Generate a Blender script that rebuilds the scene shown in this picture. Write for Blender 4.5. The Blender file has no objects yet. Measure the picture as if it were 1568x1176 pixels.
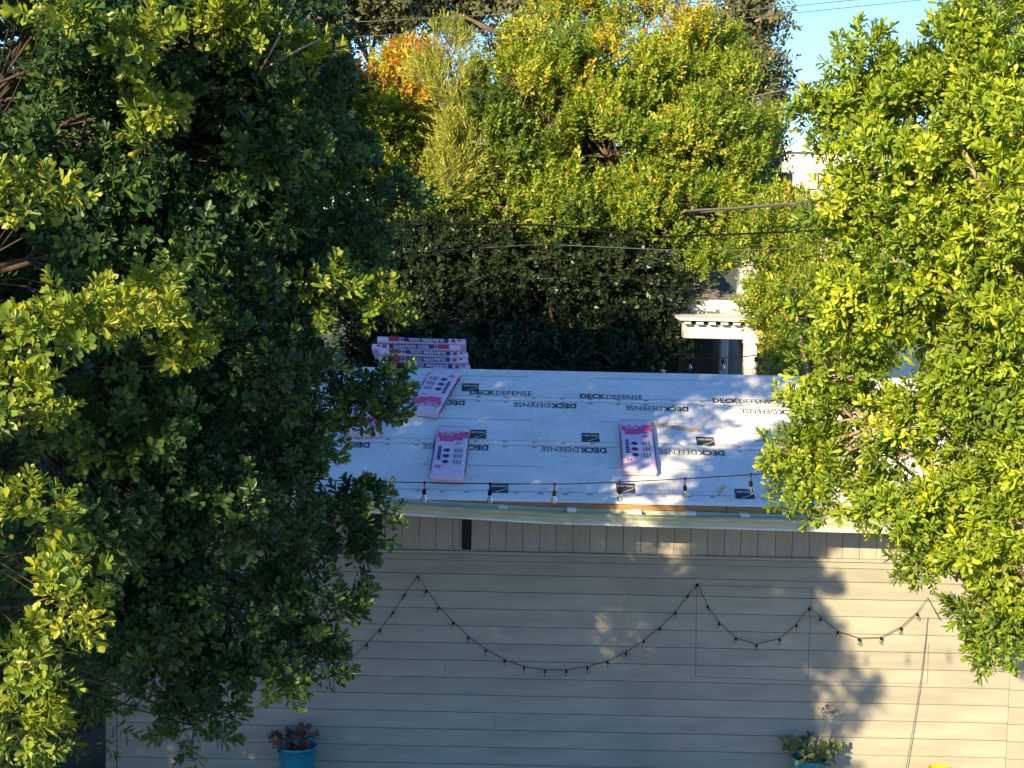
import bpy, bmesh, math, random
import numpy as np
from mathutils import Vector, Matrix, noise as mnoise

random.seed(7)
RNG = np.random.default_rng(11)
R = math.radians
scene = bpy.context.scene
COL = scene.collection

# ------------------------------------------------------------------ camera
F = 2480.0; W0, H0 = 1568.0, 1176.0
CAM = Vector((0, 0, 5.75)); PITCH = R(5.39); ROLL = R(1.2)
cd = bpy.data.cameras.new('camera'); cam = bpy.data.objects.new('camera', cd); COL.objects.link(cam)
cd.sensor_width = 36; cd.lens = 36 * F / W0; cd.clip_start = 0.1; cd.clip_end = 2000
CROT = Matrix.Rotation(math.pi / 2 - PITCH, 3, 'X') @ Matrix.Rotation(ROLL, 3, 'Z')
cam.matrix_world = Matrix.Translation(CAM) @ CROT.to_4x4()
scene.camera = cam

# ------------------------------------------------------------------ light
SUN_AZ, SUN_EL = R(30), R(21)          # sun behind the viewer, to the left
TO_SUN = Vector((-math.sin(SUN_AZ) * math.cos(SUN_EL), -math.cos(SUN_AZ) * math.cos(SUN_EL), math.sin(SUN_EL)))
world = bpy.data.worlds.new('World'); scene.world = world; world.use_nodes = True
nt = world.node_tree; bg = nt.nodes['Background']
sky = nt.nodes.new('ShaderNodeTexSky'); sky.sky_type = 'NISHITA'; sky.sun_disc = False
sky.sun_elevation = SUN_EL; sky.sun_rotation = math.pi + SUN_AZ
sky.air_density = 1.0; sky.dust_density = 0.0; sky.ozone_density = 7.0
nt.links.new(sky.outputs[0], bg.inputs[0]); bg.inputs[1].default_value = 0.105
sd = bpy.data.lights.new('sun', 'SUN'); sun = bpy.data.objects.new('sun', sd); COL.objects.link(sun)
sd.energy = 4.8; sd.angle = R(0.53); sd.color = (1.0, 0.76, 0.41)
sun.rotation_euler = TO_SUN.to_track_quat('Z', 'Y').to_euler(); sun.location = (-10, -10, 20)
scene.view_settings.view_transform = 'Standard'; scene.view_settings.look = 'None'
scene.view_settings.gamma = 1.0; scene.view_settings.use_curve_mapping = False
scene.view_settings.exposure = 1.32

# ------------------------------------------------------------------ helpers
def ray(px, py):
    return CROT @ Vector(((px - W0 / 2) / F, -(py - H0 / 2) / F, -1))
def P(px, py, Y):
    d = ray(px, py); return CAM + d * (Y / d.y)
def hit(px, py, p0, n):
    d = ray(px, py); t = (Vector(p0) - CAM).dot(n) / d.dot(n); return CAM + d * t

def tag(o, label=None, cat=None, group=None, kind=None):
    if label: o['label'] = label
    if cat: o['category'] = cat
    if group: o['group'] = group
    if kind: o['kind'] = kind
    return o
def empty(name, loc=(0, 0, 0), parent=None):
    o = bpy.data.objects.new(name, None); COL.objects.link(o); o.location = loc
    o.empty_display_size = 0.1
    if parent: o.parent = parent
    return o
def link(name, me, m, parent=None):
    o = bpy.data.objects.new(name, me); COL.objects.link(o)
    if m is not None and not me.materials: me.materials.append(m)
    if parent:
        o.parent = parent
        bpy_loc = parent
    return o
class MB:
    """collects geometry for one mesh object (world coordinates unless stated)"""
    def __init__(s): s.v = []; s.f = []
    def add(s, vs, fs):
        b = len(s.v); s.v += [tuple(v) for v in vs]; s.f += [tuple(i + b for i in f) for f in fs]; return s
    def box(s, x0, x1, y0, y1, z0, z1, M=None):
        vs = [Vector(c) for c in ((x0,y0,z0),(x1,y0,z0),(x1,y1,z0),(x0,y1,z0),(x0,y0,z1),(x1,y0,z1),(x1,y1,z1),(x0,y1,z1))]
        if M is not None: vs = [M @ v for v in vs]
        return s.add(vs, [(0,3,2,1),(4,5,6,7),(0,1,5,4),(1,2,6,5),(2,3,7,6),(3,0,4,7)])
    def tube(s, pts, rad, n=6, cap=True):
        pts = [Vector(p) for p in pts]; k = len(pts)
        if not hasattr(rad, '__len__'): rad = [rad] * k
        vs = []; up = None
        for i, p in enumerate(pts):
            t = (pts[min(i + 1, k - 1)] - pts[max(i - 1, 0)]).normalized()
            if up is None:
                up = t.orthogonal().normalized()
            a = (up - t * up.dot(t))
            a = a.normalized() if a.length > 1e-5 else t.orthogonal().normalized()
            up = a; b = t.cross(a)
            for j in range(n):
                q = 2 * math.pi * j / n
                vs.append(p + (a * math.cos(q) + b * math.sin(q)) * rad[i])
        fs = [(i*n+j, i*n+(j+1)%n, (i+1)*n+(j+1)%n, (i+1)*n+j) for i in range(k-1) for j in range(n)]
        if cap: fs += [tuple(range(n))[::-1], tuple((k-1)*n+j for j in range(n))]
        return s.add(vs, fs)
    def lathe(s, prof, c=(0,0,0), n=24, axis=None):
        c = Vector(c); vs = []
        for r, z in prof:
            for j in range(n):
                q = 2*math.pi*j/n; v = Vector((r*math.cos(q), r*math.sin(q), z))
                vs.append(c + (axis @ v if axis is not None else v))
        k = len(prof)
        fs = [(i*n+j, i*n+(j+1)%n, (i+1)*n+(j+1)%n, (i+1)*n+j) for i in range(k-1) for j in range(n)]
        return s.add(vs, fs)
    def build(s, name, m, parent=None, smooth=False, bevel=0):
        me = bpy.data.meshes.new(name); me.from_pydata(s.v, [], s.f); me.update()
        if bevel:
            bm = bmesh.new(); bm.from_mesh(me)
            bmesh.ops.bevel(bm, geom=bm.edges[:], offset=bevel, segments=1, affect='EDGES')
            bm.to_mesh(me); bm.free()
        if smooth: me.polygons.foreach_set('use_smooth', [True] * len(me.polygons))
        o = link(name, me, m)
        if parent is not None:
            o.parent = parent; o.matrix_parent_inverse = pinv(parent)
        return o
_pi = {}
def world_of(o):
    M = o.matrix_basis.copy()
    if o.parent: M = world_of(o.parent) @ o.matrix_parent_inverse @ M
    return M
def pinv(parent): return world_of(parent).inverted()

# ------------------------------------------------------------------ materials
def nodes(name):
    m = bpy.data.materials.new(name); m.use_nodes = True
    t = m.node_tree; return m, t, t.nodes['Principled BSDF'], t.nodes['Material Output']
def N(t, typ, **k):
    n = t.nodes.new(typ)
    for a, b in k.items(): setattr(n, a, b)
    return n
def surf(name, c1, c2=None, scale=6, rough=0.7, bump=0.15, bscale=60, spec=0.3, stretch=(1,1,1), rnd=0.0, metal=0, detail=6, bdist=0.004):
    """base colour varied by noise between c1 and c2, fine bump, small per-object change"""
    m, t, p, out = nodes(name); c2 = c2 or tuple(x * 0.8 for x in c1)
    tc = N(t, 'ShaderNodeTexCoord'); mp = N(t, 'ShaderNodeMapping'); mp.inputs['Scale'].default_value = stretch
    t.links.new(tc.outputs['Object'], mp.inputs[0])
    n1 = N(t, 'ShaderNodeTexNoise'); n1.inputs['Scale'].default_value = scale; n1.inputs['Detail'].default_value = detail
    t.links.new(mp.outputs[0], n1.inputs['Vector'])
    rp = N(t, 'ShaderNodeMapRange'); rp.inputs[1].default_value = 0.35; rp.inputs[2].default_value = 0.65
    t.links.new(n1.outputs['Fac'], rp.inputs[0])
    mx = N(t, 'ShaderNodeMix', data_type='RGBA'); mx.inputs[6].default_value = (*c1, 1); mx.inputs[7].default_value = (*c2, 1)
    t.links.new(rp.outputs[0], mx.inputs[0])
    colo = mx.outputs[2]
    if rnd:
        oi = N(t, 'ShaderNodeObjectInfo'); mr = N(t, 'ShaderNodeMapRange'); mr.inputs[3].default_value = 1 - rnd; mr.inputs[4].default_value = 1 + rnd
        t.links.new(oi.outputs['Random'], mr.inputs[0])
        hs = N(t, 'ShaderNodeHueSaturation'); t.links.new(colo, hs.inputs['Color']); t.links.new(mr.outputs[0], hs.inputs['Value']); colo = hs.outputs[0]
    t.links.new(colo, p.inputs['Base Color'])
    p.inputs['Roughness'].default_value = rough; p.inputs['Specular IOR Level'].default_value = spec; p.inputs['Metallic'].default_value = metal
    if bump:
        n2 = N(t, 'ShaderNodeTexNoise'); n2.inputs['Scale'].default_value = bscale; n2.inputs['Detail'].default_value = 4
        t.links.new(mp.outputs[0], n2.inputs['Vector'])
        b = N(t, 'ShaderNodeBump'); b.inputs['Strength'].default_value = bump; b.inputs['Distance'].default_value = bdist
        t.links.new(n2.outputs['Fac'], b.inputs['Height']); t.links.new(b.outputs[0], p.inputs['Normal'])
    return m
def leafmat(name, stops, rough=0.42, trans=0.3, spec=0.4):
    """leaf colour from the per-leaf 'tint' value (leaf age, on some shoots painted sun), with translucency"""
    m, t, p, out = nodes(name)
    at = N(t, 'ShaderNodeAttribute'); at.attribute_name = 'tint'
    cr = N(t, 'ShaderNodeValToRGB'); e = cr.color_ramp.elements
    while len(e) < len(stops): e.new(0.5)
    for i, (pos, c) in enumerate(stops): e[i].position = pos; e[i].color = (*c, 1)
    t.links.new(at.outputs['Fac'], cr.inputs[0]); t.links.new(cr.outputs[0], p.inputs['Base Color'])
    p.inputs['Roughness'].default_value = rough; p.inputs['Specular IOR Level'].default_value = spec
    tr = N(t, 'ShaderNodeBsdfTranslucent'); hs = N(t, 'ShaderNodeHueSaturation'); hs.inputs['Saturation'].default_value = 1.1; hs.inputs['Value'].default_value = 1.5
    t.links.new(cr.outputs[0], hs.inputs['Color']); t.links.new(hs.outputs[0], tr.inputs['Color'])
    ms = N(t, 'ShaderNodeMixShader'); ms.inputs[0].default_value = trans
    t.links.new(p.outputs[0], ms.inputs[1]); t.links.new(tr.outputs[0], ms.inputs[2]); t.links.new(ms.outputs[0], out.inputs['Surface'])
    return m
def glassmat(name):
    m, t, p, out = nodes(name); t.nodes.remove(p)
    tr = N(t, 'ShaderNodeBsdfTransparent'); tr.inputs[0].default_value = (0.86, 0.87, 0.85, 1)
    gl = N(t, 'ShaderNodeBsdfGlossy'); gl.inputs['Roughness'].default_value = 0.06
    fr = N(t, 'ShaderNodeFresnel'); fr.inputs[0].default_value = 1.5
    ms = N(t, 'ShaderNodeMixShader'); t.links.new(fr.outputs[0], ms.inputs[0]); t.links.new(tr.outputs[0], ms.inputs[1]); t.links.new(gl.outputs[0], ms.inputs[2])
    t.links.new(ms.outputs[0], out.inputs['Surface']); return m

def under_mat():
    m, t, p, out = nodes('underlayment_fabric')
    tc = N(t, 'ShaderNodeTexCoord')
    def noise(sc, st=(1, 1, 1), det=5):
        mp = N(t, 'ShaderNodeMapping'); mp.inputs['Scale'].default_value = st; t.links.new(tc.outputs['Object'], mp.inputs[0])
        n = N(t, 'ShaderNodeTexNoise'); n.inputs['Scale'].default_value = sc; n.inputs['Detail'].default_value = det; t.links.new(mp.outputs[0], n.inputs['Vector']); return n.outputs['Fac']
    cr = N(t, 'ShaderNodeValToRGB'); e = cr.color_ramp.elements
    e[0].position = 0.32; e[0].color = (0.58, 0.60, 0.61, 1); e[1].position = 0.68; e[1].color = (0.80, 0.81, 0.81, 1)
    ad = N(t, 'ShaderNodeMath', operation='ADD'); ml = N(t, 'ShaderNodeMath', operation='MULTIPLY'); ml.inputs[1].default_value = 0.5
    t.links.new(noise(22, (1, 1, 1), 3), ad.inputs[0]); t.links.new(noise(2.2, (1, 1.6, 1.6), 6), ad.inputs[1]); t.links.new(ad.outputs[0], ml.inputs[0])
    t.links.new(ml.outputs[0], cr.inputs[0]); t.links.new(cr.outputs[0], p.inputs['Base Color'])
    p.inputs['Roughness'].default_value = 0.5; p.inputs['Specular IOR Level'].default_value = 0.35
    b1 = N(t, 'ShaderNodeBump'); b1.inputs['Strength'].default_value = 0.7; b1.inputs['Distance'].default_value = 0.02
    b2 = N(t, 'ShaderNodeBump'); b2.inputs['Strength'].default_value = 0.6; b2.inputs['Distance'].default_value = 0.012
    t.links.new(noise(3.5, (0.5, 1.5, 1.5), 3), b1.inputs['Height']); t.links.new(noise(38, (1, 1, 1), 2), b2.inputs['Height'])
    t.links.new(b1.outputs[0], b2.inputs['Normal']); t.links.new(b2.outputs[0], p.inputs['Normal'])
    return m
M = {}
M['paint'] = surf('wall_paint', (0.325, 0.322, 0.28), (0.265, 0.262, 0.23), scale=1.6, rough=0.65, bump=0.3, bscale=30, stretch=(1, 1, 5), rnd=0.05, detail=9)
M['frieze'] = surf('frieze_paint', (0.36, 0.35, 0.32), (0.31, 0.30, 0.275), scale=4, rough=0.65, bump=0.25, bscale=50, stretch=(8, 1, 1), rnd=0.06)
M['backing'] = surf('dark_backing', (0.03, 0.03, 0.03), rough=0.9, bump=0)
M['seam'] = surf('seam_caulk', (0.2, 0.19, 0.165), rough=0.8, bump=0)
M['under'] = under_mat()
M['ink'] = surf('dark_ink', (0.045, 0.05, 0.06), rough=0.6, bump=0)
M['ink_blue'] = surf('faint_ink', (0.19, 0.21, 0.27), rough=0.6, bump=0)
M['ink_white'] = surf('white_ink', (0.75, 0.76, 0.76), rough=0.6, bump=0)
M['wood'] = surf('raw_lumber', (0.42, 0.22, 0.10), (0.30, 0.15, 0.065), scale=7, rough=0.75, bump=0.3, bscale=40, stretch=(0.6, 4, 8), rnd=0.12)
M['lath'] = surf('pale_lath', (0.62, 0.48, 0.28), (0.5, 0.38, 0.2), scale=12, rough=0.7)
M['gutter'] = surf('gutter_shaded_green', (0.33, 0.39, 0.28), (0.22, 0.27, 0.19), scale=9, rough=0.45, bump=0.1, stretch=(0.6, 3, 3))
M['gutter_in'] = surf('gutter_mint', (0.52, 0.56, 0.44), (0.36, 0.41, 0.31), scale=10, rough=0.5, bump=0.1, stretch=(0.5, 4, 4))
M['white'] = surf('white_paint', (0.78, 0.77, 0.74), (0.70, 0.69, 0.66), scale=5, rough=0.5, bump=0.05)
M['white_wall'] = surf('white_stucco', (0.76, 0.75, 0.72), (0.68, 0.67, 0.64), scale=2, rough=0.8, bump=0.3)
M['brown_wall'] = surf('brown_boards', (0.30, 0.13, 0.07), (0.22, 0.10, 0.055), scale=5, rough=0.7, stretch=(6, 1, 0.6))
M['shingle'] = surf('grey_shingle', (0.21, 0.20, 0.20), (0.13, 0.12, 0.12), scale=30, rough=0.9, rnd=0.18)
M['dark_glass'] = surf('dark_opening', (0.006, 0.007, 0.008), rough=0.6, bump=0)
M['wrap'] = surf('bundle_wrap', (0.76, 0.62, 0.74), (0.68, 0.50, 0.66), scale=14, rough=0.3, bump=0.6, bscale=25, spec=0.5, rnd=0.04, bdist=0.01)
M['wrap_pink'] = surf('wrap_pink', (0.74, 0.45, 0.54), (0.70, 0.55, 0.62), scale=20, rough=0.35, bump=0.4, bscale=30)
M['pink'] = surf('magenta_print', (0.62, 0.05, 0.20), (0.66, 0.12, 0.28), scale=25, rough=0.35, bump=0.3, bscale=30)
M['navy'] = surf('navy_print', (0.022, 0.022, 0.13), (0.035, 0.03, 0.17), scale=20, rough=0.35, bump=0.3, bscale=30)
M['red'] = surf('red_print', (0.45, 0.03, 0.07), rough=0.35, bump=0)
M['black_rubber'] = surf('black_rubber', (0.006, 0.006, 0.006), rough=0.8, bump=0, spec=0.1)
M['cable'] = surf('cable_black', (0.01, 0.01, 0.01), rough=0.9, bump=0, spec=0.1)
M['cable_grey'] = surf('cable_grey', (0.11, 0.11, 0.105), rough=0.6, bump=0)
M['glass'] = glassmat('bulb_glass')
M['brass'] = surf('filament', (0.5, 0.4, 0.2), rough=0.4, bump=0)
M['blue_pot'] = surf('blue_glaze', (0.01, 0.23, 0.34), (0.01, 0.17, 0.26), scale=5, rough=0.25, bump=0.05, spec=0.5)
M['yellow'] = surf('yellow_glaze', (0.75, 0.43, 0.03), rough=0.35, bump=0)
M['soil'] = surf('soil', (0.05, 0.035, 0.025), rough=0.95, bump=0.6, bscale=60)
M['patio'] = surf('patio_concrete', (0.34, 0.32, 0.28), (0.27, 0.25, 0.22), scale=2, rough=0.85, bump=0.3)
M['ground'] = surf('yard_soil', (0.12, 0.10, 0.07), (0.07, 0.075, 0.04), scale=0.7, rough=0.95, bump=0.5, bscale=8)
M['bark'] = surf('bark', (0.17, 0.13, 0.095), (0.10, 0.075, 0.055), scale=12, rough=0.9, bump=0.6, bscale=30, stretch=(1, 1, 0.3))
M['bark_dark'] = surf('bark_dark', (0.075, 0.06, 0.046), (0.045, 0.036, 0.028), scale=12, rough=0.9, bump=0.6, bscale=30)
M['bark_pale'] = surf('bark_pale', (0.36, 0.29, 0.21), (0.24, 0.19, 0.14), scale=14, rough=0.85, bump=0.5, bscale=40)
M['tarp'] = surf('grey_cover', (0.16, 0.15, 0.13), rough=0.8, bump=0.3)

# ------------------------------------------------------------------ setting: ground, patio
def sheet(name, x0, x1, y0, y1, z, m, label=None):
    o = MB().add([(x0,y0,z),(x1,y0,z),(x1,y1,z),(x0,y1,z)], [(0,1,2,3)]).build(name, m)
    o['kind'] = 'structure'; return o
sheet('ground', -400, 400, -200, 800, 0.0, M['ground'])
patio = MB().box(-7, 9, 3.0, 15.97, -0.1, 0.04).build('patio', M['patio']); patio['kind'] = 'structure'

# ------------------------------------------------------------------ garage
WY = 16.0                                    # front wall plane
GX0, GX1 = P(163, 1130, WY).x, 7.6
EY = 15.5; EZ = P(784, 767, EY).z            # lower roof edge
TANR = math.tan(R(24)); RS = 2.375           # roof run
RY = EY + RS; RZ = EZ + RS * TANR
RN = Vector((0, -math.sin(R(24)), math.cos(R(24))))
RP0 = Vector((0, EY, EZ))
def roof(px, py): return hit(px, py, RP0, RN)
SL = RS / math.cos(R(24))
RM = Matrix(((1,0,0),(0,math.cos(R(24)),-math.sin(R(24))),(0,math.sin(R(24)),math.cos(R(24))))).to_4x4()
RM.translation = RP0                          # roof frame: x along eave, y up slope, z normal
RMI = RM.inverted()
def rl(px, py):
    v = RMI @ roof(px, py); return v.x, v.y

garage = empty('garage', (0, WY, 0))
tag(garage, 'beige garage with lap siding and pale roof underlayment across the yard', 'garage')
RX0, RX1 = GX0 - 0.35, GX1 + 0.35
wall = MB().box(GX0, GX1, WY + 0.02, RY + RS - 0.5, 0, EZ - 0.02).build('wall', M['backing'], garage)
# gable fill + back slope + sheathing are the roof part
roofp = MB()
roofp.box(RX0, RX1, 0, SL, -0.03, -0.004, RM)
RMb = Matrix(((1,0,0),(0,math.cos(R(24)),math.sin(R(24))),(0,-math.sin(R(24)),math.cos(R(24))))).to_4x4(); RMb.translation = Vector((0, RY, RZ))
roofp.box(RX0, RX1, 0.004, SL, -0.03, -0.004, RMb)
roof_o = roofp.build('roof', M['wood'], garage)
for x in (GX0 + 0.02, GX1 - 0.02):
    MB().add([(x, EY+0.3, EZ), (x, RY+RS-0.3, EZ), (x, RY, RZ-0.05), (x+0.06, EY+0.3, EZ), (x+0.06, RY+RS-0.3, EZ), (x+0.06, RY, RZ-0.05)],
             [(0,1,2),(3,5,4),(0,3,4,1),(1,4,5,2),(2,5,3,0)]).build('gable', M['paint'], garage)
# underlayment sheets (each overlaps the one below), gently wavy
lap1 = rl(784, 680)[1]; lap2 = rl(784, 613)[1]
def wavy(y0, y1, z, name, seed):
    nx, ny = 130, 14; vs = []; fs = []
    for j in range(ny + 1):
        for i in range(nx + 1):
            x = RX0 - 0.02 + (RX1 - RX0 + 0.04) * i / nx; y = y0 + (y1 - y0) * j / ny
            h = z + 0.0022 * mnoise.noise(Vector((x * 1.1, y * 3.2, seed))) + 0.0012 * mnoise.noise(Vector((x * 4, y * 5, seed + 3)))
            vs.append(RM @ Vector((x, y + 0.004 * mnoise.noise(Vector((x * 0.6, seed, 0))), h)))
    k = nx + 1
    for j in range(ny):
        for i in range(nx): fs.append((j*k+i, j*k+i+1, (j+1)*k+i+1, (j+1)*k+i))
    b = len(vs)                                   # lower edge has thickness
    for i in range(nx + 1): vs.append(Vector(vs[i]) - RN * 0.005)
    for i in range(nx): fs.append((b+i, b+i+1, i+1, i))
    return MB().add(vs, fs).build(name, M['under'], roof_o, smooth=True)
ZS = (0.003, 0.008, 0.013)
wavy(-0.012, lap1 + 0.10, ZS[0], 'underlayment_sheet', 1)
wavy(lap1, lap2 + 0.10, ZS[1], 'underlayment_sheet', 5)
wavy(lap2, SL - 0.002, ZS[2], 'underlayment_sheet', 9)
MB().box(RX0, RX1, 0.0, SL, 0.0, 0.006, RMb).build('underlayment_sheet', M['under'], roof_o)
def zs(y): return ZS[0] if y < lap1 else ZS[1] if y < lap2 else ZS[2]

# printed lettering -------------------------------------------------
def text_mesh(body, size, width=None, bold=0.0):
    cu = bpy.data.curves.new('t', 'FONT'); cu.body = body; cu.size = size; cu.offset = bold; cu.fill_mode = 'FRONT'; cu.resolution_u = 2
    ob = bpy.data.objects.new('t', cu); COL.objects.link(ob)
    dg = bpy.context.evaluated_depsgraph_get(); dg.update()
    me = bpy.data.meshes.new_from_object(ob.evaluated_get(dg))
    bpy.data.objects.remove(ob); bpy.data.curves.remove(cu)
    n = len(me.vertices); a = np.empty(n * 3); me.vertices.foreach_get('co', a); a = a.reshape(-1, 3)
    a[:, 0] -= a[:, 0].min(); a[:, 1] -= a[:, 1].min()
    if width: a[:, 0] *= width / a[:, 0].max()
    polys = [tuple(p.vertices) for p in me.polygons]; bpy.data.meshes.remove(me)
    return a, polys
T_DECK = text_mesh('DECK', 0.1, 0.275, 0.0035); T_DEF = text_mesh('DEFENSE', 0.1, 0.385, 0.0)
def put_text(name, items, M4, m, parent):
    """items: list of (verts, polys, dx, sx, sy) laid in the xy plane of frame M4"""
    mb = MB()
    for a, polys, dx, dy, sx, sy in items:
        mb.add([M4 @ Vector((v[0]*sx + dx, v[1]*sy + dy, 0)) for v in a], polys)
    return mb.build(name, m, parent)
def deckdef(x, y, flip):
    h = 0.004
    Mt = RM @ Matrix.Translation((x, y, zs(y) + h)) @ Matrix.Rotation(math.pi if flip else 0, 4, 'Z')
    put_text('lettering', [(*T_DECK, 0, 0, 1, 1.35), (*T_DEF, 0.283, 0, 1, 1.35)], Mt, M['ink'], roof_o)
for px in (567, 748, 928, 1108, 1290): x, y = rl(px, 680.5 + (px - 748) * 0.0225); deckdef(x, y - 0.025, True)
for px in (712, 882, 1053, 1228): x, y = rl(px, 613.5 + (px - 748) * 0.028); deckdef(x, y - 0.03, True)
for px, py in ((719, 606), (888.5, 612), (1092, 619)): x, y = rl(px, py); deckdef(x, y, False)
T_OC = text_mesh('OWENS CORNING', 0.03, 0.155, 0.0006); T_SM = text_mesh('iiiilll iiil lllii llliil iil llii', 0.02, 0.3)
for (px, py) in ((577, 743.5), (764, 748), (958, 748), (1140, 757), (731, 666), (904, 671), (1080, 677), (720, 595)):
    x, y = rl(px, py); z = zs(y) + 0.004
    lb = MB().box(x - 0.092, x + 0.092, y - 0.085, y + 0.085, z - 0.003, z, RM).build('printed_label', M['ink'], roof_o)
    put_text('lettering', [(*T_OC, -0.078, 0.012, 1, 1.6)], RM @ Matrix.Translation((x, y, z + 0.002)), M['ink_white'], roof_o)
    arc = []
    for i in range(9):
        u = i / 8; arc.append((x - 0.03 + 0.12 * u, y - 0.075 + 0.06 * u * u + 0.02 * u))
    mb = MB()
    for i in range(8):
        (a, b), (c, d) = arc[i], arc[i+1]
        mb.add([RM @ Vector((a, b, z+0.002)), RM @ Vector((c, d, z+0.002)), RM @ Vector((c, d+0.009, z+0.002)), RM @ Vector((a, b+0.009, z+0.002))], [(0,1,2,3)])
    mb.build('printed_swoosh', M['ink_white'], roof_o)
# faint printed guide lines with small marks
for y, step in ((0.16, 0.24), (lap1 - 0.035, 0.3), (lap1 + 0.05, 0.3), (lap2 - 0.03, 0.3), (lap2 + 0.055, 0.3), (0.62, 0.0), (lap1 + 0.47, 0), (SL - 0.16, 0.0)):
    z = zs(y) + 0.0035
    mb = MB(); x = RX0
    while x < RX1 - 1:
        L = 0.9 + random.random() * 0.5 if step == 0 else 1.2
        mb.add([RM @ Vector(c) for c in ((x, y, z), (x+L, y, z), (x+L, y+0.0055, z), (x, y+0.0055, z))], [(0,1,2,3)])
        x += L + (0.7 if step == 0 else 0.03)
    if step:
        x = RX0 + 0.1
        while x < RX1 - 0.2:
            mb.add([RM @ Vector(c) for c in ((x, y-0.035, z), (x+0.05, y-0.035, z), (x+0.05, y-0.018, z), (x, y-0.018, z))], [(0,1,2,3)]); x += step
    mb.build('printed_guide_line', M['ink_blue'], roof_o)['kind'] = 'stuff'
for (px, py) in ((630, 745), (830, 749), (1005, 752), (800, 664), (960, 668)):
    x, y = rl(px, py)
    for k in range(2):
        put_text('lettering', [(*T_SM, 0, -0.05 * k, 0.9, 0.9)], RM @ Matrix.Translation((x, y, zs(y) + 0.004)), M['ink_blue'], roof_o)

# eave: fascia boards, gutter, straps --------------------------------
fx = [RX0, P(1112, 770, EY).x, P(1212, 770, EY).x, RX1]
for a, b, dz in zip(fx[:-1], fx[1:], (0, -0.006, 0.004)):
    MB().box(a + 0.004, b - 0.004, EY + 0.006, EY + 0.045, EZ - 0.115 + dz, EZ - 0.032).build('fascia_board', M['wood'], garage, bevel=0.004)
    MB().box(a + 0.004, b - 0.004, EY - 0.016, EY + 0.004, EZ - 0.062 + dz, EZ - 0.012).build('drip_board', M['wood'], garage, bevel=0.003)
GY = EY - 0.02
gpts = [P(430, 775.5, GY - 0.1), P(491, 779.5, GY - 0.1), P(665, 790.5, GY - 0.1), P(840, 801, GY - 0.1), P(1040, 807, GY - 0.1), P(1240, 812.5, GY - 0.1)]
gpts = [gpts[0] + (gpts[0] - gpts[1]) * 0.35] + gpts + [gpts[-1] + (gpts[-1] - gpts[-2]) * 3.0]
prof = [(0.00, 0.135), (0.0, 0.012), (-0.075, 0.0), (-0.095, 0.012), (-0.098, 0.05), (-0.125, 0.085), (-0.128, 0.10), (-0.114, 0.103), (-0.112, 0.09), (-0.088, 0.052), (-0.085, 0.018), (-0.07, 0.008), (-0.006, 0.018), (-0.006, 0.135)]
mb = MB(); k = len(prof); vs = []
for p in gpts:
    for (dy, dz) in prof: vs.append((p.x, GY + dy + 0.0, p.z + dz))
fs = [(i*k+j, (i+1)*k+j, (i+1)*k+(j+1)%k, i*k+(j+1)%k) for i in range(len(gpts)-1) for j in range(k)]
fs += [tuple(range(k)), tuple((len(gpts)-1)*k + j for j in range(k))[::-1]]
gut = mb.add(vs, fs).build('gutter', M['gutter_in'], garage)
mb = MB()
for a, b in zip(gpts[:-1], gpts[1:]):
    mb.tube([(a.x, GY - 0.088, a.z - 0.001), (b.x, GY - 0.088, b.z - 0.001)], 0.0125, 6)
mb.build('gutter_bead', M['white'], gut, smooth=True)
mb = MB()
for a, b in zip(gpts[:-1], gpts[1:]):
    mb.tube([(a.x, GY - 0.121, a.z + 0.105), (b.x, GY - 0.121, b.z + 0.105)], 0.011, 6)
mb.build('gutter_rim', M['gutter'], gut, smooth=True)  # darker green paints the shade along the gutter's upper lip
for px, py in ((875, 781), (975, 784), (1058, 786.5), (1140, 789.5), (770, 778)):
    p = P(px, py, GY - 0.05)
    MB().box(p.x - 0.045, p.x + 0.045, GY - 0.10, GY + 0.02, p.z - 0.02, p.z + 0.018).build('gutter_strap', M['white'], gut, bevel=0.004)
# rafter tails / soffit
MB().box(RX0, RX1, EY + 0.045, WY + 0.02, EZ - 0.02, EZ - 0.012).build('soffit', M['frieze'], garage)

# siding -------------------------------------------------------------
def wz(py, px=840): return P(px, py, WY).z
zt = wz(861); ztrim = wz(849.5); zfr = EZ - 0.02
MB().box(GX0 - 0.01, GX1 + 0.01, WY - 0.045, WY + 0.02, ztrim - 0.004, ztrim + 0.028).build('ledge_trim', M['frieze'], wall, bevel=0.004)
MB().box(GX0 - 0.005, GX1 + 0.005, WY - 0.022, WY + 0.02, zt + 0.006, ztrim - 0.010).build('trim_board', M['paint'], wall, bevel=0.003)
gap = 0.006; lines = [zt] + [wz(882 + 26.42 * i) for i in range(0, 20)]
XJ = P(1543, 1100, WY).x
plank_cache = {}
def plank(x0, x1, z0, z1, dy=0.0):
    key = (round(x1 - x0, 2), round(z1 - z0, 3))
    if key not in plank_cache:
        w, h = x1 - x0, z1 - z0
        mb = MB(); L = 0.013
        # lapped profile: lower edge proud
        vs = [(0, -L, 0), (w, -L, 0), (w, 0.02, 0), (0, 0.02, 0), (0, -0.003, h), (w, -0.003, h), (w, 0.02, h), (0, 0.02, h), (0, -L + 0.002, 0.01), (w, -L + 0.002, 0.01)]
        vs[0] = (0, -L + 0.004, 0); vs[1] = (w, -L + 0.004, 0)
        mb.add(vs, [(0,3,2,1),(4,5,6,7),(0,1,9,8),(8,9,5,4),(1,2,6,5,9),(2,3,7,6),(3,0,8,4,7)])
        me = bpy.data.meshes.new('plank'); me.from_pydata(mb.v, [], mb.f); me.update(); me.materials.append(M['paint'])
        plank_cache[key] = me
    o = bpy.data.objects.new('siding_plank', plank_cache[key]); COL.objects.link(o)
    o.parent = wall; o.matrix_parent_inverse = pinv(wall); o.location = (x0, WY + dy, z0)
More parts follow.
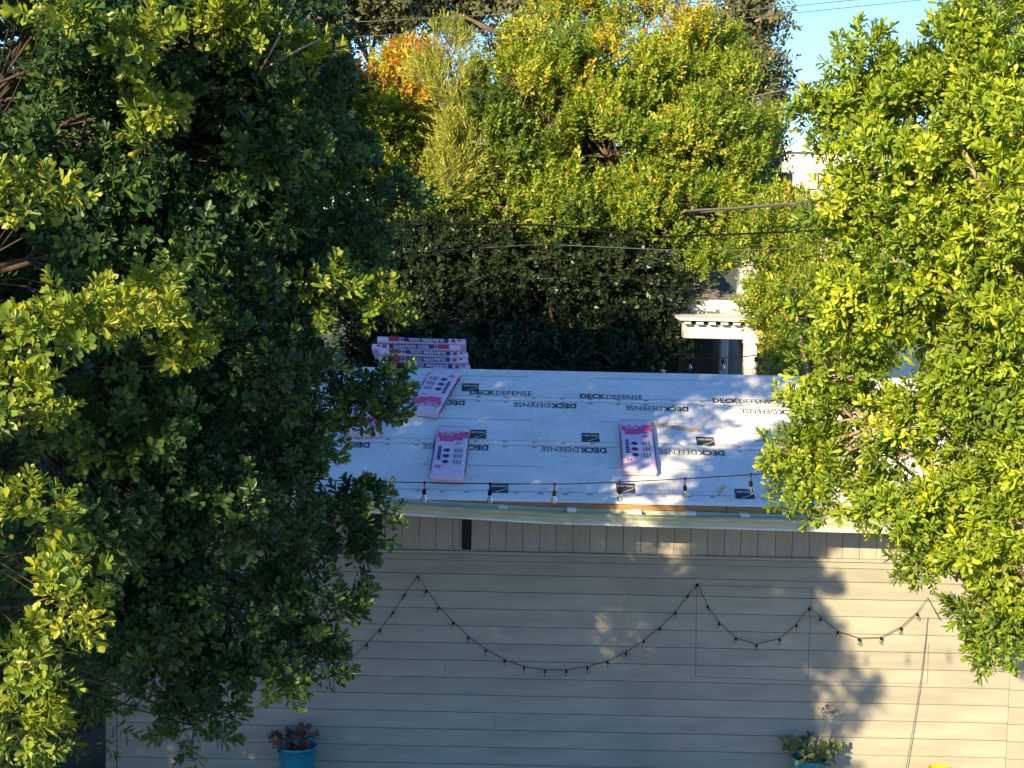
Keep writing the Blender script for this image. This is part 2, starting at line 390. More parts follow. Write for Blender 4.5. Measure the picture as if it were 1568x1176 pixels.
random.seed(3)
for i in range(len(lines) - 1):
    zt_, zb_ = lines[i], max(lines[i + 1], 0.0)
    if zt_ < 0.05: break
    zb_ += gap
    xm = GX0 + 2.4 + ((i * 1.37) % 3.6)
    segs = [(GX0 + 0.11, XJ - 0.002), (XJ + 0.002, GX1 - 0.1)] if i % 3 else [(GX0 + 0.11, xm - 0.0015), (xm + 0.0015, XJ - 0.002), (XJ + 0.002, GX1 - 0.1)]
    for q, (a, b) in enumerate(segs):
        plank(a, b, zb_ - (0.012 if a > XJ else 0) * (zb_ > 0.02), zt_ - (0.012 if a > XJ else 0), random.uniform(-0.0015, 0.0015))
for x in (GX0, GX1 - 0.1):
    MB().box(x - 0.002, x + 0.105, WY - 0.024, WY + 0.02, 0.04, zt).build('corner_board', M['paint'], wall, bevel=0.003)
# vertical boards under the eave
x = GX0; i = 0; bx0, bx1 = P(704, 820, WY).x, P(724, 820, WY).x
wx0, wx1 = P(533, 806, WY).x, P(590, 806, WY).x
while x < GX1 - 0.05:
    w = 0.168 * random.choice((1, 1, 1, 0.97, 1.03)); a, b = x, min(x + w, GX1)
    for (ha, hb) in ((bx0, bx1), (wx0, wx1)):
        if a < ha < b: b = ha
        elif a < hb < b: a = hb
        elif ha <= a and b <= hb: a = b
    if b - a > 0.02:
        MB().box(a + 0.0025, b - 0.0025, WY - 0.012 + random.uniform(-0.002, 0.002), WY + 0.02, ztrim + 0.03, zfr - 0.01).build('frieze_board', M['frieze'], wall)
    x = x + w if not (bx0 < x + w < bx1 or wx0 < x + w < wx1) else (bx1 if bx0 < x + w < bx1 else wx1)
zb = wz(841, 713)
vent = MB().box(bx0 + 0.018, bx1 - 0.012, WY + 0.004, WY + 0.018, zb, zfr - 0.01).build('vent', M['dark_glass'], garage)
for a, b in ((bx0 + 0.002, bx0 + 0.018), (bx1 - 0.012, bx1 + 0.03)):
    MB().box(a, b, WY - 0.022, WY + 0.019, zb - 0.015, zfr - 0.012).build('vent_frame', M['frieze'], vent)
MB().box(bx0 + 0.0185, bx1 - 0.0125, WY - 0.018, WY + 0.019, zb - 0.02, zb - 0.002).build('vent_sill', M['frieze'], vent)
win = MB().box(wx0 + 0.03, wx1 - 0.03, WY + 0.004, WY + 0.018, wz(824), zfr - 0.09).build('window', M['dark_glass'], garage)
MB().box(wx0 + 0.002, wx0 + 0.03, WY - 0.025, WY + 0.019, wz(830), zfr - 0.012).build('window_frame', M['frieze'], win)
MB().box(wx1 - 0.03, wx1 - 0.002, WY - 0.025, WY + 0.019, wz(830), zfr - 0.012).build('window_frame', M['frieze'], win)
MB().box(wx0 + 0.0305, wx1 - 0.0305, WY - 0.023, WY + 0.019, zfr - 0.09, zfr - 0.012).build('window_frame', M['frieze'], win)
MB().box(wx0 + 0.0305, wx1 - 0.0305, WY - 0.023, WY + 0.019, wz(830), wz(824)).build('window_sill', M['frieze'], win)
# caulked seams of an old patched opening
def seam(p, q, r=0.0024):
    a, b = P(*p, WY - 0.0125), P(*q, WY - 0.0125)
    MB().tube([a, b], r, 5).build('patch_seam', M['seam'], wall)
seam((1243, 898), (1237, 1043)); seam((1067, 893), (1065, 1036)); seam((1066, 1036), (1237, 1043)); seam((1238, 1043), (1420, 1047)); seam((1421.5, 985), (1420, 1047))
seam((1243, 901), (1070, 896), 0.002)

# loose sticks on the roof
def rstick(p, q, w, t, label):
    a, b = Vector((*rl(*p), 0)), Vector((*rl(*q), 0)); d = b - a
    Mx = RM @ Matrix.Translation((a.x, a.y, zs(a.y) + 0.003)) @ Matrix.Rotation(math.atan2(d.y, d.x), 4, 'Z')
    o = MB().box(0, d.length, -w/2, w/2, 0, t, Mx).build('wood_lath', M['lath'], bevel=0.002); tag(o, label, 'lath')
rstick((979, 648), (1071, 661.5), 0.05, 0.012, 'long thin pale wood lath lying on the roof beside a shingle bundle')
rstick((1100, 759), (1109, 745), 0.028, 0.012, 'short stub of pale wood lath near the roof edge')

# ------------------------------------------------------------------ shingle bundles
BL, BW, BT = 1.0, 0.337, 0.072
T_DUR = text_mesh('DURATION', 0.05, 0.24, 0.001); T_COOL = text_mesh('COOL', 0.05, 0.13, 0.001)
def slab(seed):
    nx, ny = 8, 20; vs = []; idx = {}; fs = []
    def f(u, v, w):
        x = (u - .5) * BW; y = (v - .5) * BL; z = w * BT
        e = 0.010
        dx = 1 if (u in (0, 1)) else 0; dy = 1 if v in (0, 1) else 0; dz = 1 if w in (0, 1) else 0
        if dx + dy + dz >= 2:
            x -= e * dx * (1 if u else -1) * (1 if dy or dz else 0) * 0.6; y -= e * dy * (1 if v else -1) * 0.6; z -= 0.008 * dz * (1 if w else -1) * (1 if w else 0)
        q = Vector((x * 7, y * 5, z * 9 + seed * 3.1))
        z += 0.004 * mnoise.noise(q) * (1 if w else 0)
        x += 0.006 * mnoise.noise(q + Vector((9, 0, 0))); y += 0.006 * mnoise.noise(q + Vector((0, 9, 0)))
        return (x, y, z)
    def vid(i, j, k):
        if (i, j, k) not in idx: idx[(i, j, k)] = len(vs); vs.append(f(i / nx, j / ny, k / 2))
        return idx[(i, j, k)]
    for i in range(nx):
        for j in range(ny):
            fs.append((vid(i,j,2), vid(i+1,j,2), vid(i+1,j+1,2), vid(i,j+1,2))); fs.append((vid(i,j,0), vid(i,j+1,0), vid(i+1,j+1,0), vid(i+1,j,0)))
    for k in range(2):
        for i in range(nx):
            fs.append((vid(i,0,k), vid(i+1,0,k), vid(i+1,0,k+1), vid(i,0,k+1))); fs.append((vid(i,ny,k), vid(i,ny,k+1), vid(i+1,ny,k+1), vid(i+1,ny,k)))
        for j in range(ny):
            fs.append((vid(0,j,k), vid(0,j,k+1), vid(0,j+1,k+1), vid(0,j+1,k))); fs.append((vid(nx,j,k), vid(nx,j+1,k), vid(nx,j+1,k+1), vid(nx,j,k+1)))
    return vs, fs
def bundle(Mx, label, seed, cat='shingle bundle', top=True, side='full', group=None, flipside=False):
    """Mx: frame with x across, y along the length, z up"""
    root = empty('shingle_bundle'); root.matrix_basis = Mx; tag(root, label, cat, group)
    def part(name, mb, m, smooth=False):
        me = bpy.data.meshes.new(name); me.from_pydata(mb.v, [], mb.f); me.update(); me.materials.append(m)
        if smooth: me.polygons.foreach_set('use_smooth', [True] * len(me.polygons))
        o = bpy.data.objects.new(name, me); COL.objects.link(o); o.parent = root; return o
    vs, fs = slab(seed); part('wrapper', MB().add(vs, fs), M['wrap'], True)
    zt = BT + 0.0045; pr = lambda n, x0, x1, y0, y1, m, z=zt: part(n, MB().box(x0, x1, y0, y1, z - 0.002, z), m)
    if top:
        pr('printed_band', -0.150, 0.164, 0.245, 0.365, M['pink']); pr('printed_band', -0.125, 0.02, 0.175, 0.244, M['pink']); pr('printed_band', 0.0205, 0.11, 0.2, 0.244, M['pink'])
        a, b = text_mesh('COOL', 0.07, 0.13, 0.001)
        part('lettering', MB().add([(v[0] - 0.11, v[1] * 1.1 + 0.275, zt + 0.002) for v in a], b), M['wrap'])
        for k in range(3):
            pr('printed_box', -0.14 + 0.075 * k, -0.085 + 0.075 * k, 0.335, 0.358, M['wrap'], zt + 0.002)
        for k in range(3):
            c = MB(); n = 14; y = 0.0 - 0.11 * k
            c.add([(-0.035 + 0.034 * math.cos(2*math.pi*j/n), y + 0.032 * math.sin(2*math.pi*j/n), zt) for j in range(n)], [tuple(range(n))]); part('printed_oval', c, M['navy'])
            for q in range(3): pr('printed_line', 0.045 + 0.03 * q, 0.06 + 0.03 * q, y - 0.03, y + 0.035, M['ink_blue'])
        pr('printed_line', 0.05, 0.11, 0.135, 0.15, M['ink_blue'])
        for q in range(6): pr('printed_line', -0.125, -0.09, 0.04 - 0.045 * q, 0.07 - 0.045 * q, M['navy'])
        pr('printed_square', -0.125, -0.075, -0.33, -0.285, M['red']); pr('printed_line', -0.115, -0.085, -0.315, -0.3, M['wrap'], zt + 0.002)
    xs = BW / 2 + 0.006
    def sidebox(n, y0, y1, z0, z1, m, s, out=0.0):
        x = s * (xs + out); part(n, MB().box(min(x, x - s*0.002), max(x, x - s*0.002), y0, y1, z0, z1), m)
    for s in (1, -1):
        g = 1 if not flipside else -1
        c = sorted((g * -0.20, g * 0.30)); sidebox('printed_panel', c[0], c[1], 0.012, BT - 0.012, M['navy'], s)
        c = sorted((g * -0.37, g * -0.245)); sidebox('printed_panel', c[0], c[1], 0.012, BT - 0.012, M['red'], s)
        c = sorted((g * 0.33, g * 0.375)); sidebox('printed_square', c[0], c[1], 0.018, BT - 0.02, M['red'], s)
        c = sorted((g * 0.40, g * 0.44)); sidebox('printed_line', c[0], c[1], 0.035, 0.05, M['navy'], s)
        c = sorted((g * -0.235, g * -0.208)); sidebox('printed_line', c[0], c[1], 0.02, 0.05, M['navy'], s)
        # white words on the navy panel; some bundles lie upside down
        mb = MB()
        for (a, b), off in ((T_DUR, 0.0), (T_COOL, 0.265)):
            vv = []
            for v in a:
                u, w = v[0] + off, v[1] * 0.95
                upright = not flipside; dr_ = s * (1 if upright else -1)
                yy = g * 0.05 + dr_ * (u - 0.1975); zz = 0.018 + w if upright else BT - 0.018 - w
                vv.append((s * (xs + 0.002), yy if s == 1 else yy, zz))
            mb.add(vv, b)
        part('lettering', mb, M['ink_white'])
    for y in (-BL/2 - 0.006,):
        part('end_band', MB().box(-BW/2 + 0.01, BW/2 - 0.01, y - 0.001, y, 0.022, 0.036), M['wrap_pink'])
    return root
def roof_bundle(ptop, pbot, label, seed, flip=False, lift=0.0):
    a, b = Vector((*rl(*ptop), 0)), Vector((*rl(*pbot), 0)); c = (a + b) / 2; d = a - b
    ang = math.atan2(d.y, d.x) - math.pi / 2 + (math.pi if flip else 0)
    bundle(RM @ Matrix.Translation((c.x, c.y, 0.016 + lift)) @ Matrix.Rotation(ang, 4, 'Z'), label, seed)
roof_bundle((686, 573), (646, 641), 'wrapped shingle bundle lying slanted just below the stack on the ridge', 1, flip=True)
roof_bundle((695, 663), (684, 741), 'wrapped shingle bundle lying lowest on the roof, below the slanted one', 2)
roof_bundle((972, 653), (980, 730), 'wrapped shingle bundle on the roof with a lath leaning at its side', 3)
roof_bundle((568, 600), (556, 674), 'wrapped shingle bundle at the left, half hidden under the dark tree leaves', 4, flip=True)
roof_bundle((1284, 582), (1305, 650), 'wrapped shingle bundle seen through gaps in the sunlit right tree', 5)
roof_bundle((1362, 618), (1372, 694), 'rightmost wrapped shingle bundle on the roof behind the sunlit tree', 6)
names = ('topmost', 'second from the top', 'middle', 'second from the bottom', 'bottom')
for k in range(5):                                        # k = 0 bottom
    pc = P(645, 540, RY + 0.2)
    off = (0.05, 0.035, 0.02, -0.05, 0.0)[k]
    ang = math.pi / 2 + (0.05, -0.04, 0.06, -0.03, 0.03)[k]
    Mx = RMb @ Matrix.Translation((pc.x + off, BW / 2 + 0.02 + (0.0, 0.012, -0.008, 0.01, 0.0)[k], 0.012 + k * (BT + 0.003))) @ Matrix.Rotation(ang, 4, 'Z')
    bundle(Mx, names[4 - k] + ' shingle bundle in the stack on the roof ridge', 20 + k, top=(k == 4), group='shingle bundles stacked on the ridge', flipside=(k != 3))

# ------------------------------------------------------------------ string lights
BULB = None
def bulb_proto():
    s = MB(); s.lathe([(0.0, 0.0), (0.006, 0.0), (0.007, -0.006), (0.011, -0.010), (0.0125, -0.016), (0.0125, -0.034), (0.0115, -0.038), (0.0, -0.038)], n=10)
    g = MB(); g.lathe([(0.0075, -0.0385), (0.009, -0.046), (0.0165, -0.058), (0.0185, -0.068), (0.0165, -0.078), (0.009, -0.086), (0.0, -0.088)], n=12)
    f = MB(); f.tube([(-0.003, 0, -0.04), (-0.004, 0, -0.062), (0.004, 0, -0.066), (0.003, 0, -0.04)], 0.0012, 4)
    out = []
    for mb, m, n in ((s, M['black_rubber'], 'socket'), (g, M['glass'], 'bulb_glass'), (f, M['brass'], 'filament')):
        me = bpy.data.meshes.new(n); me.from_pydata(mb.v, [], mb.f); me.update(); me.materials.append(m)
        me.polygons.foreach_set('use_smooth', [True] * len(me.polygons)); out.append(me)
    return out
SOCK, GLS, FIL = bulb_proto()
def string_light(label, pts, bulbs, wire_r, drop=0.0, tilt=0.0, scale=1.0, bulb_size=1.0):
    root = empty('string_light', pts[0]); tag(root, label, 'string light')
    # smooth path through points
    path = []
    for i in range(len(pts) - 1):
        for u in range(6): path.append(pts[i].lerp(pts[i + 1], u / 6))
    path.append(pts[-1])
    MB().tube(pts, wire_r, 5).build('wire', M['cable'], root)
    for p, rz in bulbs:
        b = empty('bulb', p, None); b.parent = root; b.matrix_parent_inverse = pinv(root)
        b.rotation_euler = (random.uniform(-0.12, 0.12), rz, random.uniform(0, 6)); b.scale = (bulb_size,) * 3
        for me, n in ((SOCK, 'socket'), (GLS, 'glass'), (FIL, 'filament')):
            o = bpy.data.objects.new(n, me); COL.objects.link(o); o.parent = b
        if drop:
            MB().tube([p + Vector((0, 0, drop)), p - Vector((0, 0, 0.002))], wire_r * 0.9, 5).build('drop_cord', M['cable'], root)
            MB().tube([p + Vector((0, 0, drop + wire_r * 2)), p + Vector((0, 0, drop - 0.012))], [wire_r * 2.2, wire_r * 1.2], 6).build('drop_clip', M['cable'], root)
# across the yard, close to the viewer
YS = 10.2; sp = []
for px, py in ((380, 725), (460, 732), (534, 736.5), (600, 738), (700, 740), (800, 741), (870, 741), (950, 738), (1049, 733), (1161, 726), (1260, 715), (1400, 694)):
    sp.append(P(px, py, YS))
sb = []
for px, py in ((450, 731.5), (550, 737), (650, 739), (750, 740.5), (849, 741), (949, 738), (1049, 733), (1150, 726.5), (1250, 716)):
    sb.append((P(px, py, YS) - Vector((0, 0, 0.038)), 0.0))
string_light('black string of clear bulbs hanging across the yard in front of the roof edge', sp, sb, 0.0036, drop=0.038, bulb_size=1.02)
# festoon on the wall
YW = WY - 0.05
fest = [(500, 1040), (530, 1016), (545, 1002), (564, 983), (584, 961), (604, 934), (622, 906), (640, 881), (653, 903), (673, 930), (696, 954), (720, 977), (746, 996), (774, 1011), (804, 1021), (836, 1026), (866, 1026), (898, 1021),
        (928, 1013), (956, 1000), (984, 982), (1009, 962), (1033, 939), (1053, 912), (1068, 893), (1084, 929), (1103, 955), (1128, 977), (1159, 986.5), (1193, 978), (1218, 958), (1240, 929), (1258, 947), (1284, 967), (1315, 977), (1348, 976), (1380, 960), (1404, 938), (1420, 915), (1440, 950)]
fp = [P(px, py, YW) for px, py in fest]
fb = [(564, 991), (585, 968), (605, 941), (623, 914), (639, 884), (654, 906), (673, 932), (695, 955), (719, 976), (745, 996), (773, 1011), (803, 1021), (835, 1026), (867, 1026), (899, 1022), (929, 1012), (957, 1000), (985, 982), (1010, 962), (1034, 939), (1055, 914), (1069, 897),
      (1084, 929), (1103, 956), (1128, 978), (1159, 987), (1193, 980), (1220, 959), (1192 + 48, 935), (1256, 950), (1283, 969), (1315, 979), (1349, 977), (1379, 962), (1403, 941)]
fbl = []
for px, py in fb:                                  # hang every bulb from the nearest point of the wire
    best = None
    for i in range(len(fest) - 1):
        a, b = Vector(fest[i]), Vector(fest[i + 1]); d = b - a; u = max(0, min(1, (Vector((px, py - 3)) - a).dot(d) / d.length_squared)); q = a + d * u
        e = (q - Vector((px, py - 3))).length
        if best is None or e < best[0]: best = (e, q, d.y / max(1, abs(d.x)))
    q = P(best[1].x, best[1].y, YW) + Vector((0, -0.006, 0.002)); fbl.append((q, max(-0.45, min(0.45, 0.3 * best[2]))))
string_light('black festoon of small bulbs swagged along the siding wall', fp, fbl, 0.0035, bulb_size=0.85)
# cable running down the lit wall
cb = [P(1421, 945, WY - 0.016), P(1418, 975, WY - 0.03), P(1410, 1040, WY - 0.05), P(1399, 1110, WY - 0.06), P(1385, 1190, WY - 0.07), P(1380, 1230, WY - 0.075)]
tag(MB().tube(cb, 0.004, 5).build('wall_cable', M['cable_grey'], smooth=True), 'thin cable hanging down the sunlit wall under the right tree', 'cable')

# ------------------------------------------------------------------ foliage machinery
def shoot_template(K, L, Wd, kind, rng):
    """leaves spiralling up a twig along +z; returns (K,6,3)"""
    out = np.zeros((K, 6, 3)); tw = L * 1.5
    for i in range(K):
        u = i / max(1, K - 1); phi = i * 2.39996 + rng.normal(0, 0.3)
        if kind == 'rosette': th = R(82 - 62 * u) + rng.normal(0, 0.16); h = tw * u ** 0.7
        elif kind == 'spray': th = R(62 - 30 * u) + rng.normal(0, 0.2); h = tw * 2.0 * u
        elif kind == 'feather': th = R(42 - 20 * u) + rng.normal(0, 0.15); h = tw * 1.6 * u
        else: th = R(120 - 80 * u) + rng.normal(0, 0.35); h = tw * 1.5 * u      # hanging loose
        l = L * rng.uniform(0.7, 1.12) * (0.75 + 0.25 * math.sin(math.pi * min(1, u * 0.9 + 0.1))); w = Wd * rng.uniform(0.8, 1.15) * l / L
        c, s = math.cos(phi), math.sin(phi); ct, st = math.cos(th), math.sin(th)
        ud = np.array([st * c, st * s, ct]); wd = np.array([-s, c, 0.0]); nd = np.cross(ud, wd)
        tws = rng.normal(0, 0.35); wd, nd = wd * math.cos(tws) + nd * math.sin(tws), nd * math.cos(tws) - wd * math.sin(tws)
        if nd @ np.array([-c * ct, -s * ct, st]) < 0: nd = -nd
        cup = 0.12 * w * rng.uniform(0.3, 1.6); droop = -0.10 * l * rng.uniform(0.0, 1.6)
        if kind in ('rosette',): sh = ((0.30, 0.42), (0.5, 0.78))
        elif kind == 'feather': sh = ((0.5, 0.3), (0.4, 0.7))
        else: sh = ((0.48, 0.36), (0.38, 0.74))
        b = np.array([0, 0, h])
        (a1, t1), (a2, t2) = sh
        out[i, 0] = b; out[i, 3] = b + ud * l + nd * droop
        out[i, 1] = b + ud * l * t1 + wd * w * a1 + nd * (cup + droop * 0.1); out[i, 5] = b + ud * l * t1 - wd * w * a1 + nd * (cup + droop * 0.1)
        out[i, 2] = b + ud * l * t2 + wd * w * a2 + nd * (cup + droop * 0.5); out[i, 4] = b + ud * l * t2 - wd * w * a2 + nd * (cup + droop * 0.5)
    return out
def unit(a): return a / np.maximum(np.linalg.norm(a, axis=-1, keepdims=True), 1e-9)
def leaves_object(name, pos, dirs, scl, tint, K, L, Wd, kind, m, parent, nvar=6, tvar=0.12, kindflag='stuff', quad=False):
    rng = RNG; n = len(pos); nv, nq = (4, 1) if quad else (6, 2)
    temps = [shoot_template(K, L, Wd, kind, rng) for _ in range(nvar)]
    if quad: temps = [np.stack([t[:, 0], (t[:, 1] + t[:, 2]) / 2, t[:, 3], (t[:, 4] + t[:, 5]) / 2], axis=1) for t in temps]
    var = rng.integers(0, nvar, n); V = []; TT = []
    for v in range(nvar):
        s = np.where(var == v)[0]
        if not len(s): continue
        z = unit(dirs[s]); r = unit(rng.normal(size=(len(s), 3))); x = unit(np.cross(r, z)); y = np.cross(z, x)
        Rm = np.stack([x, y, z], axis=2)                                    # columns
        tv = temps[v].reshape(-1, 3)
        w = np.einsum('nij,kj->nki', Rm, tv) * scl[s][:, None, None] + pos[s][:, None, :]
        V.append(w.reshape(-1, 3)); t = tint[s][:, None] + rng.normal(0, tvar, (len(s), K)) + 0.4 * (rng.random((len(s), K)) < 0.02); TT.append(np.repeat(t.reshape(-1), nq))
    V = np.concatenate(V); TT = np.clip(np.concatenate(TT), 0, 1)
    nl = len(V) // nv; base = np.arange(nl)[:, None] * nv
    F1 = (base + np.arange(4)).reshape(-1) if quad else np.concatenate([base + np.array([0, 1, 2, 3]), base + np.array([0, 3, 4, 5])], axis=1).reshape(-1)
    me = bpy.data.meshes.new(name); me.vertices.add(len(V)); me.vertices.foreach_set('co', V.astype(np.float32).ravel())
    me.loops.add(len(F1)); me.loops.foreach_set('vertex_index', F1.astype(np.int32))
    me.polygons.add(nl * nq); me.polygons.foreach_set('loop_start', (np.arange(nl * nq) * 4).astype(np.int32))
    me.update(calc_edges=True)
    at = me.attributes.new('tint', 'FLOAT', 'FACE'); at.data.foreach_set('value', TT.astype(np.float32))
    me.materials.append(m); o = bpy.data.objects.new(name, me); COL.objects.link(o)
    if parent: o.parent = parent; o.matrix_parent_inverse = pinv(parent)
    if kindflag: o['kind'] = kindflag
    global NLEAF; NLEAF += nl
    return o
NLEAF = 0; TREEN = 0
def bent(a, b, n=5, k=0.12, up=0.0):
    a, b = Vector(a), Vector(b); d = (b - a).length; pts = []
    o = Vector((random.uniform(-1, 1), random.uniform(-1, 1), random.uniform(-0.3, 1))) * d * k
    for i in range(n):
        u = i / (n - 1); pts.append(a.lerp(b, u) + o * math.sin(math.pi * u) + Vector((0, 0, up * d * math.sin(math.pi * u))))
    return pts
def lumpP(px, py, Y, rx, ry, depth=None, tint=0.0, dens=1.0):
    s = F / Y; c = P(px, py, Y); return (c, (rx / s, depth or (rx + ry) / 2 / s, ry / s), tint, dens)
def lumpW(x, y, z, rx, ry, rz, tint=0.0, dens=1.0): return (Vector((x, y, z)), (rx, ry, rz), tint, dens)
def tree(name, label, base, trunk_top, trunk_r, lumps, leaf, m, bark, cat='tree', sub_r=0.22, sub_per=10, shoots=22, upbias=0.5, tint0=0.4, tvar_sub=0.12, tintfn=None, group=None, limb_r=0.03, shell=0.75, twigs=True, tvar=0.12, crown_name='crown', root=None, limbs=True, quad=False):
    global RNG, TREEN
    TREEN += 1; RNG = np.random.default_rng(100 + TREEN); random.seed(100 + TREEN); rng = RNG
    if root is None:
        root = empty(name, base); tag(root, label, cat, group)
        tp = bent(base, trunk_top, 7, 0.05); MB().tube(tp, [trunk_r * (1 - 0.65 * i / 6) * (1.25 if i == 0 else 1) for i in range(7)], 10).build('trunk', bark, root, smooth=True)
    else: tp = bent(base, trunk_top, 7, 0.05)
    pos = []; dr = []; sc = []; tn = []; br = MB(); tws = MB()
    for (c, rad, lt, dens) in lumps:
        cn = np.array(c); rad = np.array(rad)
        # limb from the trunk
        st = random.choice(sorted(tp[2:], key=lambda q: (q - c).length + max(0, q.z - c.z) * 1.5)[:3])
        limb = bent(st, c, 6, 0.10, 0.05)
        if limbs: br.tube(limb, [limb_r * (1 - 0.13 * i) for i in range(6)], 6)
        vol = (rad[0] * rad[2] + rad[0] * rad[1] + rad[1] * rad[2]) / 3
        ns = max(3, int(sub_per * dens * vol / (sub_r * sub_r) / 4.0))
        for _ in range(ns):
            d = unit(rng.normal(size=3)); f = rng.uniform(0.35, 1.0) ** (1 - shell + 0.2)
            sr = sub_r * rng.uniform(0.7, 1.35)
            q = cn + d * np.maximum(rad - sr * 0.7, 0.05) * f
            if limbs: br.tube(bent(limb[random.choice((3, 4, 5))], q, 4, 0.14), [limb_r * 0.45, limb_r * 0.35, limb_r * 0.25, limb_r * 0.15], 5, False)
            nsh = max(4, int(shoots * rng.uniform(0.7, 1.3)))
            e = unit(rng.normal(size=(nsh, 3)) + d * 0.7 + np.array([0, 0, 0.35]))
            pp = q + e * sr * rng.uniform(0.35, 1.0, (nsh, 1)) * np.array([1, 1, 0.8])
            dd = unit(e * 0.8 + d * 0.35 + np.array([0, 0, upbias]) + rng.normal(0, 0.3, (nsh, 3)))
            t = tint0 + lt + rng.normal(0, tvar_sub) + rng.normal(0, 0.06, nsh)
            if tintfn: t = t + np.array([tintfn(Vector(x)) for x in pp])
            pos.append(pp); dr.append(dd); sc.append(rng.uniform(0.6, 1.25, nsh)); tn.append(t)
            if twigs:
                for x in pp[::2]: tws.tube([q, x], [limb_r * 0.13, limb_r * 0.07], 3, False)
    pos = np.concatenate(pos); dr = np.concatenate(dr); sc = np.concatenate(sc); tn = np.concatenate(tn)
    K, L, Wd, kind = leaf
    leaves_object(crown_name, pos, dr, sc, tn, K, L, Wd, kind, m, root, tvar=tvar, quad=quad)
    if br.v: br.build('branches', bark, root, smooth=True)['kind'] = 'stuff'
    if tws.v: tws.build('twigs', bark, root)['kind'] = 'stuff'
    return root, pos, dr

ML = {}
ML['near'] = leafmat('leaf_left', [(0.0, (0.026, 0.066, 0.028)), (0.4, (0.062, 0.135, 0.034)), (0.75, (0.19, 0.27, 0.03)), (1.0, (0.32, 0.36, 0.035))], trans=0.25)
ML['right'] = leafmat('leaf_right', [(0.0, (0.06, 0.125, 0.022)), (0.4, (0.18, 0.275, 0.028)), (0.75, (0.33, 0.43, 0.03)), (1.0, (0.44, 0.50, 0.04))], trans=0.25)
ML['mid'] = leafmat('leaf_autumn', [(0.0, (0.07, 0.12, 0.022)), (0.35, (0.19, 0.295, 0.03)), (0.6, (0.37, 0.43, 0.04)), (0.8, (0.55, 0.36, 0.04)), (1.0, (0.58, 0.17, 0.05))], trans=0.3)
ML['feather'] = leafmat('leaf_feathery', [(0.0, (0.13, 0.18, 0.03)), (0.5, (0.34, 0.38, 0.07)), (1.0, (0.50, 0.50, 0.10))], trans=0.3)
ML['olive'] = leafmat('leaf_olive', [(0.0, (0.04, 0.06, 0.027)), (0.5, (0.11, 0.13, 0.06)), (1.0, (0.24, 0.23, 0.11))], trans=0.2)
ML['dark'] = leafmat('leaf_painted_shade', [(0.0, (0.010, 0.024, 0.011)), (0.5, (0.022, 0.044, 0.016)), (1.0, (0.055, 0.08, 0.028))], trans=0.15)  # leaf colour darkened in place of shade falling on these trees

# ------------------------------------------------------------------ left tree (dark, near)
LL = [(60,40,8,170,140,0.05),(260,60,8.5,170,140,0.1),(430,60,9.2,110,120,0.15),(460,215,9.4,95,110,0.1),(330,240,8.8,170,140,0),(120,230,8.2,160,130,0),
      (545,335,9.6,105,85,0),(400,400,9,150,130,-0.05),(220,400,8.4,160,130,0),(515,465,9.4,90,60,0),(330,560,8.8,170,120,-0.1),(455,620,9.2,85,85,-0.05),(570,605,9.4,38,24,0),
      (140,620,8.1,160,120,0),(300,740,8.7,170,120,-0.1),(425,760,9.1,70,90,-0.05),(130,790,8.1,150,120,0),(550,800,9.3,75,38,0),(480,860,9.2,95,48,-0.05),
      (300,900,8.8,180,100,-0.1),(485,955,9.2,80,48,0),(430,1030,9,115,60,-0.05),(300,1040,8.9,110,70,-0.1),(310,1105,8.9,32,35,0),(250,960,8.6,100,80,-0.1)]
lumps = [lumpP(a, b, c, d, e, None, t, 0.74 if a > 410 else 1.0) for a, b, c, d, e, t in LL]
ltree, _, _ = tree('broadleaf_tree', 'large dark glossy-leaved tree filling the left side in front of the garage', Vector((-4.4, 10.2, 0)), Vector((-3.7, 9.8, 7.2)), 0.2,
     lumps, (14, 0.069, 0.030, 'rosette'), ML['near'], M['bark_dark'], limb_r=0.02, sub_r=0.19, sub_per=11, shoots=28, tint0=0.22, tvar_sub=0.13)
# shoots reaching out towards the viewer; paler tint paints sun and young growth
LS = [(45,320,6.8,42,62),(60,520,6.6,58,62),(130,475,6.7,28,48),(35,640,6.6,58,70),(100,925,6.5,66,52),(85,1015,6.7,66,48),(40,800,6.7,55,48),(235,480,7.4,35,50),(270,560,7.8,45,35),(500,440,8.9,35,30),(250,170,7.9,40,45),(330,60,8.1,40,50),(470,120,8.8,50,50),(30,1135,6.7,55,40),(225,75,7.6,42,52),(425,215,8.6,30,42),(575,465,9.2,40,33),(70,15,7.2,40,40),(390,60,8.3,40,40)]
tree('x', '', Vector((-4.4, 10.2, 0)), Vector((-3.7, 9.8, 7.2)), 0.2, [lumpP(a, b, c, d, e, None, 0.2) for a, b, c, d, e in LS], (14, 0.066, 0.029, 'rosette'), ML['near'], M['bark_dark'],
     sub_r=0.13, sub_per=8, shoots=15, tint0=0.55, root=ltree, crown_name='sun_tinted_shoots', limb_r=0.007)
# rest of the crown, left of the frame
tree('x', '', Vector((-4.4, 10.2, 0)), Vector((-4.6, 9.2, 7.2)), 0.2, [lumpW(-4.2,9.2,7.8,1.5,1.4,1.6), lumpW(-4.2,9.8,5.2,1.1,1.0,2.0), lumpW(-5.4,9.4,5.0,1.4,1.2,2.2), lumpW(-2.5,9.8,7.9,1.0,1.0,0.8), lumpW(-4.4,10.2,2.6,1.5,1.0,1.6)],
     (12, 0.17, 0.09, 'rosette'), ML['near'], M['bark_dark'], sub_r=0.5, sub_per=15, shoots=24, tint0=0.25, root=ltree, crown_name='crown', limbs=False, quad=True, twigs=False)

